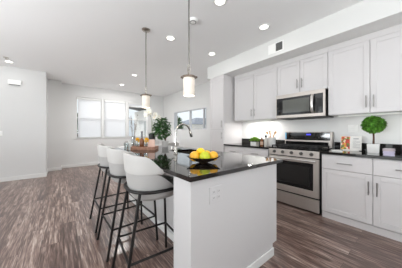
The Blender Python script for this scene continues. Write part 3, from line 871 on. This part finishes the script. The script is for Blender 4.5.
# blush linen napkins bundle
c = on_tray(.125, .0)
r = thing('linen_napkin', 'blush pink linen napkin standing folded on the right of the tray', 'napkin', c)
m = MB()
for k in range(4): m.box(-.055+k*.004, .055-k*.003, -.035+k*.018, -.022+k*.018, .0, .14-.012*k, .005, mtx=Matrix.Translation(c) @ Matrix.Rotation(TA, 4, 'Z') @ Matrix.Rotation(-.08, 4, 'X'))
m.build('fold', M['pink'], r)
# drinking glasses beside the tray
for x, y, lb, h in ((.80, 2.86, 'clear tumbler left of the wooden tray on the island', .10), (.76, 2.70, 'clear tumbler nearest the stools on the island', .10)):
    r = thing('tumbler', lb, 'glass', (x, y, zt0), 'clear tumblers on the island')
    MB().lathe([(0, 0), (.03, 0), (.032, .006), (.037, h), (.035, h), (.029, .010), (0, .009)], (x, y, zt0), 22).build('glass', M['clear'], r, True)
x, y = .815, 2.735
r = thing('pillar_candle', 'white pillar candle at the left end of the wooden tray', 'candle', (x, y, zt0))
MB().lathe([(0, 0), (.024, 0), (.025, .003), (.025, .125), (.022, .128), (0, .122)], (x, y, zt0), 20).build('wax', M['ceramic'], r, True)
MB().tube([(x, y, zt0+.12), (x+.001, y, zt0+.137)], .0012, 6).build('wick', M['blackpot'], r)
# vase with bare leafy twigs
x, y = .985, 3.10
r = thing('twig_vase', 'clear glass vase of thin twigs behind the tray', 'vase', (x, y, zt0))
MB().lathe([(0, 0), (.035, 0), (.04, .006), (.045, .06), (.035, .14), (.028, .19), (.032, .20), (.029, .20), (.025, .19), (.032, .14), (.041, .06), (.036, .01), (0, .01)], (x, y, zt0), 22).build('glass', M['clear'], r, True)
m = MB(); lf = MB()
for k in range(8):
    a = random.uniform(0, 2*PI); sp = random.uniform(.03, .11); h = random.uniform(.42, .62)
    p0 = Vector((x, y, zt0+.02)); p1 = Vector((x+.4*sp*math.cos(a), y+.4*sp*math.sin(a), zt0+h*.5)); p2 = Vector((x+sp*math.cos(a), y+sp*math.sin(a), zt0+h))
    m.tube([p0, p1, p2], [.0022, .0018, .001], 5)
    for j in range(9):
        u = random.uniform(.55, 1); p = p1.lerp(p2, (u-.5)*2)
        lf.leaf(p, (random.uniform(-1, 1), random.uniform(-1, 1), random.uniform(-.2, 1)), .028, .014)
m.build('twig', M['twig'], r); lf.build('leaves', M['twig'], r)
# orchid in a black vase
x, y = 1.33, 3.12
r = thing('orchid', 'white orchid arching from a tall black vase behind the tray', 'orchid', (x, y, zt0))
MB().lathe([(0, 0), (.045, 0), (.05, .006), (.058, .12), (.064, .235), (.060, .235), (.054, .21), (0, .21)], (x, y, zt0), 24).build('vase', M['blackpot'], r, True)
st_ = MB(); fl = MB(); lv = MB(); ce = MB()
for q, (dx, dy, h) in enumerate(((.05, .02, .60), (.10, .01, .54), (-.05, .0, .66))):
    pts = [(x, y, zt0+.2), (x+dx*.3, y+dy*.3, zt0+h*.75), (x+dx, y+dy, zt0+h), (x+dx*2.1, y+dy*2, zt0+h-.02)]
    st_.tube(pts, .003, 6)
    for j in range(8):
        a = Vector(pts[2]).lerp(Vector(pts[3]), j/7)+Vector((random.uniform(-.03, .03), random.uniform(-.03, .03), random.uniform(-.075, .02)))
        nrm = Vector((-.6+random.uniform(-.4, .4), -.8+random.uniform(-.3, .3), random.uniform(-.2, .3))).normalized()
        e1 = nrm.orthogonal().normalized(); e2 = nrm.cross(e1)
        for k in range(5):
            b = 2*PI*k/5; fl.leaf(a, e1*math.cos(b)+e2*math.sin(b)+nrm*.25, .048, .044, up=nrm, curl=.1)
        ce.ball(a+nrm*.006, .006, u=8, v=6)
for k in range(6):
    a = 2*PI*k/6+.4; lv.leaf((x, y, zt0+.215), (math.cos(a), math.sin(a), 1.1), .085, .035, curl=.5)
st_.build('stem', M['stem'], r); fl.build('blossom', M['petal'], r); ce.build('flower_heart', M['yellow'], r); lv.build('leaves', M['leaf'], r)
# leafy potted plant
x, y = 1.47, 2.87
r = thing('potted_plant', 'dark green leafy plant in a white pot at the far end of the island', 'plant', (x, y, zt0))
MB().lathe([(0, 0), (.045, 0), (.05, .006), (.062, .095), (.066, .10), (.066, .112), (.060, .112), (.056, .095), (0, .095)], (x, y, zt0), 24).build('pot', M['ceramic'], r, True)
MB().lathe([(0, .100), (.056, .096)], (x, y, zt0), 20).build('soil', M['soil'], r)
m = MB(); m2 = MB()
cc = Vector((x-.06, y, zt0+.335))
for k in range(9):
    a = 2*PI*k/9; e = cc+Vector((.09*math.cos(a), .09*math.sin(a), random.uniform(-.08, .14)))
    m2.tube([(x, y, zt0+.09), (x+.02*math.cos(a), y+.02*math.sin(a), zt0+.18), e], [.004, .003, .002], 5)
for k in range(520):
    q = Vector((random.gauss(0, 1), random.gauss(0, 1), random.gauss(0, 1))).normalized()*random.uniform(.35, 1)
    p = cc+Vector((q.x*.145, q.y*.13, q.z*.18))
    m.leaf(p, (q.x+random.uniform(-.5, .5), q.y+random.uniform(-.5, .5), q.z*.4+random.uniform(-.4, .3)), random.uniform(.045, .07), random.uniform(.028, .04))
m2.build('stem', M['bark'], r); m.build('foliage', M['leaf'], r)

# ------------------------------------------------------------------ right counter
ct = .914
# topiary
x, y = 3.20, .405
r = thing('topiary', 'round clipped green topiary in a white square pot on the right counter', 'plant', (x, y, ct))
RT = Matrix.Translation((x, y, ct)) @ Matrix.Rotation(math.radians(4), 4, 'Z')
t = bmesh.new(); bmesh.ops.create_cube(t, size=1)
for v in t.verts:
    k = .054 if v.co.z < 0 else .060
    v.co = Vector((math.copysign(k, v.co.x), math.copysign(k, v.co.y), 0 if v.co.z < 0 else .118))
topf = [f for f in t.faces if f.normal.z > .9]
ri = bmesh.ops.inset_region(t, faces=topf, thickness=.010)
bmesh.ops.translate(t, vec=(0, 0, -.015), verts=[v for f in topf for v in f.verts])
bmesh.ops.bevel(t, geom=[e for e in t.edges], offset=.003, segments=2, affect='EDGES')
bmesh.ops.transform(t, matrix=RT, verts=t.verts[:])
m = MB(); m._merge(t); m.build('pot', M['ceramic'], r, True)
MB().box(-.045, .045, -.045, .045, .1025, .107, mtx=RT).build('soil', M['soil'], r)
MB().tube([(x, y, ct+.10), (x+.004, y-.003, ct+.19), (x, y, ct+.31)], [.012, .010, .010], 10).build('trunk', M['bark'], r, True)
m = MB(); cc = Vector((x, y, 1.280))
m.ball(cc, .092, .092, .086, 20, 14)
for k in range(1300):
    q = Vector((random.gauss(0, 1), random.gauss(0, 1), random.gauss(0, 1))).normalized()
    p = cc+Vector((q.x*.097, q.y*.097, q.z*.090))*random.uniform(.93, 1.09)
    m.leaf(p, q+Vector((random.uniform(-.8, .8), random.uniform(-.8, .8), random.uniform(-.6, .8))), random.uniform(.020, .034), .018)
m.build('foliage', M['boxleaf'], r)
# cookbook on a small stand
c = Vector((3.30, .655, ct))
BM = Matrix.Translation(c) @ Matrix.Rotation(math.radians(-84), 4, 'Z') @ Matrix.Rotation(math.radians(-16), 4, 'X')
r = thing('cookbook', 'open cookbook with a colourful food photo, propped on the right counter', 'book', c)
m = MB()
m.box(-.118, .0, .0, .008, .004, .215, .002, mtx=BM @ Matrix.Rotation(math.radians(8), 4, 'Z'))
m.box(.0, .118, .0, .008, .004, .215, .002, mtx=BM @ Matrix.Rotation(math.radians(-8), 4, 'Z'))
m.build('pages', M['paper'], r)
MB().box(-.113, -.012, -.0012, .0, .012, .207, mtx=BM @ Matrix.Rotation(math.radians(8), 4, 'Z')).build('photo_page', M['photo'], r)
m = MB()
RM = BM @ Matrix.Rotation(math.radians(-8), 4, 'Z')
m.box(.025, .085, -.001, 0, .168, .180, mtx=RM)
for k in range(9): m.box(.020, .060 if k % 3 == 2 else .100, -.001, 0, .040+k*.013, .043+k*.013, mtx=RM)
m.build('printed_lines', M['ink'], r)
SM = Matrix.Translation(c) @ Matrix.Rotation(math.radians(-84), 4, 'Z')
r = thing('book_stand', 'white easel stand holding up the open cookbook', 'stand', c)
MB().box(-.09, .09, -.030, .005, 0, .006, .002, mtx=SM).build('ledge', M['white'], r)
MB().tube([SM @ Vector((0, .015, .003)), SM @ Vector((0, .075, .16))], .004, 8).build('prop', M['white'], r)
# folded white napkin
c = Vector((3.06, .765, ct))
NM = Matrix.Translation(c) @ Matrix.Rotation(math.radians(-70), 4, 'Z')
o = MB().box(-.06, .06, -.085, .085, .0, .008, .003, mtx=NM).box(-.055, .058, -.08, .082, .008, .015, .003, mtx=NM).build_at('folded_napkin', M['ceramic'], c)
tag(o, 'flat folded white napkin lying in front of the cookbook', 'napkin')
# stack of folded cloths
for k, (mm, lb) in enumerate((('lilac', 'lilac folded cloth at the bottom of the small stack'), ('lilac', 'lilac folded cloth in the middle of the small stack'), ('mauve', 'mauve folded cloth on top of the small stack'))):
    c = Vector((2.955, .245, ct+k*.027))
    NM = Matrix.Translation(c) @ Matrix.Rotation(math.radians(3-4*k), 4, 'Z')
    r = tag(MB().box(-.05, .05, -.046, .046, 0, .0125, .005, mtx=NM).box(-.05, .048, -.044, .045, .0125, .0265, .006, mtx=NM).build_at('folded_cloth', M[mm], c), lb+' near the right picture edge', 'cloth', 'folded cloths on the right counter')

# ------------------------------------------------------------------ left counter
x, y = 2.99, 2.06
r = thing('potted_herb', 'bright green herb in a low white square pot on the left counter', 'plant', (x, y, ct))
m = MB(); m.box(x-.06, x+.06, y-.06, y+.06, ct, ct+.075, .004); m.build('pot', M['ceramic'], r)
MB().box(x-.052, x+.052, y-.052, y+.052, ct+.073, ct+.078).build('soil', M['soil'], r)
m = MB()
for k in range(380):
    q = Vector((random.gauss(0, 1), random.gauss(0, 1), abs(random.gauss(0, .8)))).normalized()
    p = Vector((x, y, ct+.085))+Vector((q.x*.095, q.y*.095, q.z*.075))*random.uniform(.4, 1)
    m.leaf(p, q+Vector((0, 0, .2)), random.uniform(.022, .036), .022)
m.build('foliage', M['herb'], r)
x, y = 2.93, 1.868
r = thing('oil_bottle', 'small amber bottle with a dark cap beside the potted herb', 'bottle', (x, y, ct), 'bottles on the left counter')
MB().lathe([(0, 0), (.024, 0), (.027, .004), (.027, .10), (.02, .122), (.011, .132), (.011, .140), (0, .14)], (x, y, ct), 20).build('body', M['oil'], r, True)
MB().lathe([(.0272, .03), (.0276, .031), (.0276, .088), (.0272, .089)], (x, y, ct), 20).build('paper_label', mat('kraft_label', (206, 176, 150), .7), r, True)
MB().lathe([(0, .138), (.014, .138), (.014, .168), (0, .168)], (x, y, ct), 16).build('cap', M['bark'], r, True)
x, y = 2.93, 1.785
r = thing('oil_bottle', 'taller pale glass bottle with a black cap beside the utensil crock', 'bottle', (x, y, ct), 'bottles on the left counter')
MB().lathe([(0, 0), (.026, 0), (.029, .004), (.029, .125), (.022, .15), (.012, .162), (.012, .172), (0, .172)], (x, y, ct), 20).build('body', M['oilglass'], r, True)
MB().lathe([(0, .170), (.017, .170), (.017, .205), (.008, .212), (0, .212)], (x, y, ct), 16).build('cap', M['bottleblack'], r, True)
x, y = 3.12, 1.785
r = thing('utensil_crock', 'white ceramic utensil crock on the counter left of the range', 'crock', (x, y, ct))
MB().lathe([(0, 0), (.070, 0), (.075, .005), (.075, .150), (.078, .155), (.078, .165), (.071, .165), (.068, .15), (.068, .012), (0, .012)], (x, y, ct), 28).build('pot', M['ceramic'], r, True)
for k, (dx, dy, kind) in enumerate(((-.055, .03, 'spoon'), (-.02, -.055, 'spoon'), (.03, .045, 'spatula'), (.045, -.03, 'spoon'), (.0, .01, 'spatula'))):
    b = Vector((x-dx*.6, y-dy*.6, ct+.016)); e = Vector((x+dx*1.2, y+dy*1.2, ct+.225)); d = (e-b).normalized()
    lb = ('wooden spoon leaning left in the white crock', 'wooden spoon leaning towards the range front in the crock', 'wooden spatula leaning back in the white crock', 'wooden spoon leaning right in the white crock', 'wooden spatula upright in the middle of the crock')[k]
    r = thing('wooden_'+kind, lb, kind, b, 'wooden utensils in the white crock')
    MB().tube([b, e], .005, 8).build('handle', M['spoonwood'], r, True)
    q = d.to_track_quat('Z', 'Y').to_matrix().to_4x4()
    yaw = Matrix.Rotation(math.radians(40), 4, 'Z')
    if kind == 'spoon': MB().ball(e+d*.03, .022, .008, .034, mtx=q @ yaw).build('spoon_bowl', M['spoonwood'], r, True)
    else: MB().box(-.022, .022, -.004, .004, -.005, .075, .003, mtx=Matrix.Translation(e) @ q @ yaw).build('blade', M['spoonwood'], r)

# ------------------------------------------------------------------ dining set beyond the island
tx, ty = 2.15, 5.05
r = thing('dining_table', 'white dining table beyond the island under the wide window', 'table', (tx, ty, 0))
MB().box(tx-.85, tx+.85, ty-.45, ty+.45, .72, .75, .006).build('tabletop', M['ceramic'], r)
for sx in (-1, 1):
    for sy in (-1, 1): MB().tube([(tx+sx*.78, ty+sy*.38, .72), (tx+sx*.8, ty+sy*.4, 0)], [.028, .02], 12).build('leg', M['ceramic'], r)
def make_chair():
    r = thing('dining_chair', '', 'chair', (0, 0, 0), 'white dining chairs')
    MB().box(-.22, .22, -.22, .22, .43, .475, .015).build('seat', M['fabric'], r)
    m = MB()
    for k in range(13):
        pass
    t = bmesh.new(); g = []
    for i in range(9):
        row = []
        for j in range(13):
            u = -1+2*j/12; v = i/8
            row.append(t.verts.new((.215*u*(1-.12*v), -.215-.05*v+.05*u*u, .47+.42*v-.035*(u**4)*v)))
        g.append(row)
    for A, B in zip(g, g[1:]):
        for j in range(12): t.faces.new((A[j], A[j+1], B[j+1], B[j]))
    bmesh.ops.solidify(t, geom=t.faces[:], thickness=.02)
    m._merge(t); m.build('backrest', M['fabric'], r, True)
    for sx in (-1, 1):
        for sy in (-1, 1): MB().tube([(sx*.17, sy*.17, .43), (sx*.21, sy*.21, 0)], [.014, .009], 10).build('leg', M['blackmetal'], r)
    return r
ch = make_chair()
ch.location = (1.62, 4.52, 0); ch.rotation_euler = (0, 0, 0); ch['label'] = 'white dining chair on the near side of the dining table, left of pair'
dup(ch, (2.45, 4.52, 0), 0, 'white dining chair on the near side of the dining table, right of pair')
dup(ch, (1.07, 5.02, 0), -PI/2, 'white dining chair at the left end of the dining table')
dup(ch, (1.75, 5.6, 0), PI, 'white dining chair on the window side of the dining table, left of pair')
dup(ch, (2.55, 5.6, 0), PI, 'white dining chair on the window side of the dining table, right of pair')

# ------------------------------------------------------------------ outside the windows
r = thing('neighbour_house', 'white neighbouring house with grey roof outside the dining window', 'house', (15.5, 20, -.5))
MB().box(12.9, 19, 17.6, 23, -.5, 2.12).build('wall', M['house'], r)
t = bmesh.new()
q = [(12.3, 17, 2.08), (19.6, 17, 2.08), (19.6, 23.6, 2.08), (12.3, 23.6, 2.08), (15.2, 20.2, 3.15), (17, 20.2, 3.15)]
V = [t.verts.new(c) for c in q]
for f in ((0, 1, 5, 4), (1, 2, 5), (2, 3, 4, 5), (3, 0, 4), (3, 2, 1, 0)): t.faces.new([V[k] for k in f])
m = MB(); m._merge(t); m.build('roof', M['roof'], r)
def tree(label, x, y, h, rad, name='garden_tree'):
    r = thing(name, label, 'tree', (x, y, -.5))
    MB().tube([(x, y, -.5), (x+.05, y, h*.5), (x, y, h*.8)], [.09, .07, .03], 10).build('trunk', M['bark'], r)
    m = MB()
    for k in range(700):
        q = Vector((random.gauss(0, 1), random.gauss(0, 1), random.gauss(0, 1))).normalized()*random.uniform(.4, 1)
        m.leaf((x+q.x*rad, y+q.y*rad, h-rad*.6+q.z*rad*1.2), q+Vector((0, 0, random.uniform(-.6, .6))), .2, .11)
    m.build('foliage', M['leaf'], r)
tree('small green tree outside the left part of the dining window', 7.15, 12.1, 2.0, .5)
tree('tall dark shrub outside the leftmost far window', .62, 11.2, 1.9, .45, 'garden_shrub')
r = thing('neighbour_garage', 'pale garage with a dark overhanging roof outside the right far window', 'building', (6.0, 16, -.5))
MB().box(5.5, 6.9, 14.6, 17, -.5, 3.0).build('wall', M['house'], r)
t = bmesh.new()
V = [t.verts.new(c) for c in ((4.12, 14, 3.50), (7.2, 14, 3.02), (7.2, 17.4, 3.02), (4.12, 17.4, 3.50), (4.12, 14, 3.54), (7.2, 14, 3.38), (7.2, 17.4, 3.38), (4.12, 17.4, 3.54))]
for f in ((3, 2, 1, 0), (4, 5, 6, 7), (0, 1, 5, 4), (1, 2, 6, 5), (2, 3, 7, 6), (3, 0, 4, 7)): t.faces.new([V[k] for k in f])
m = MB(); m._merge(t); m.build('roof', M['darkeave'], r)
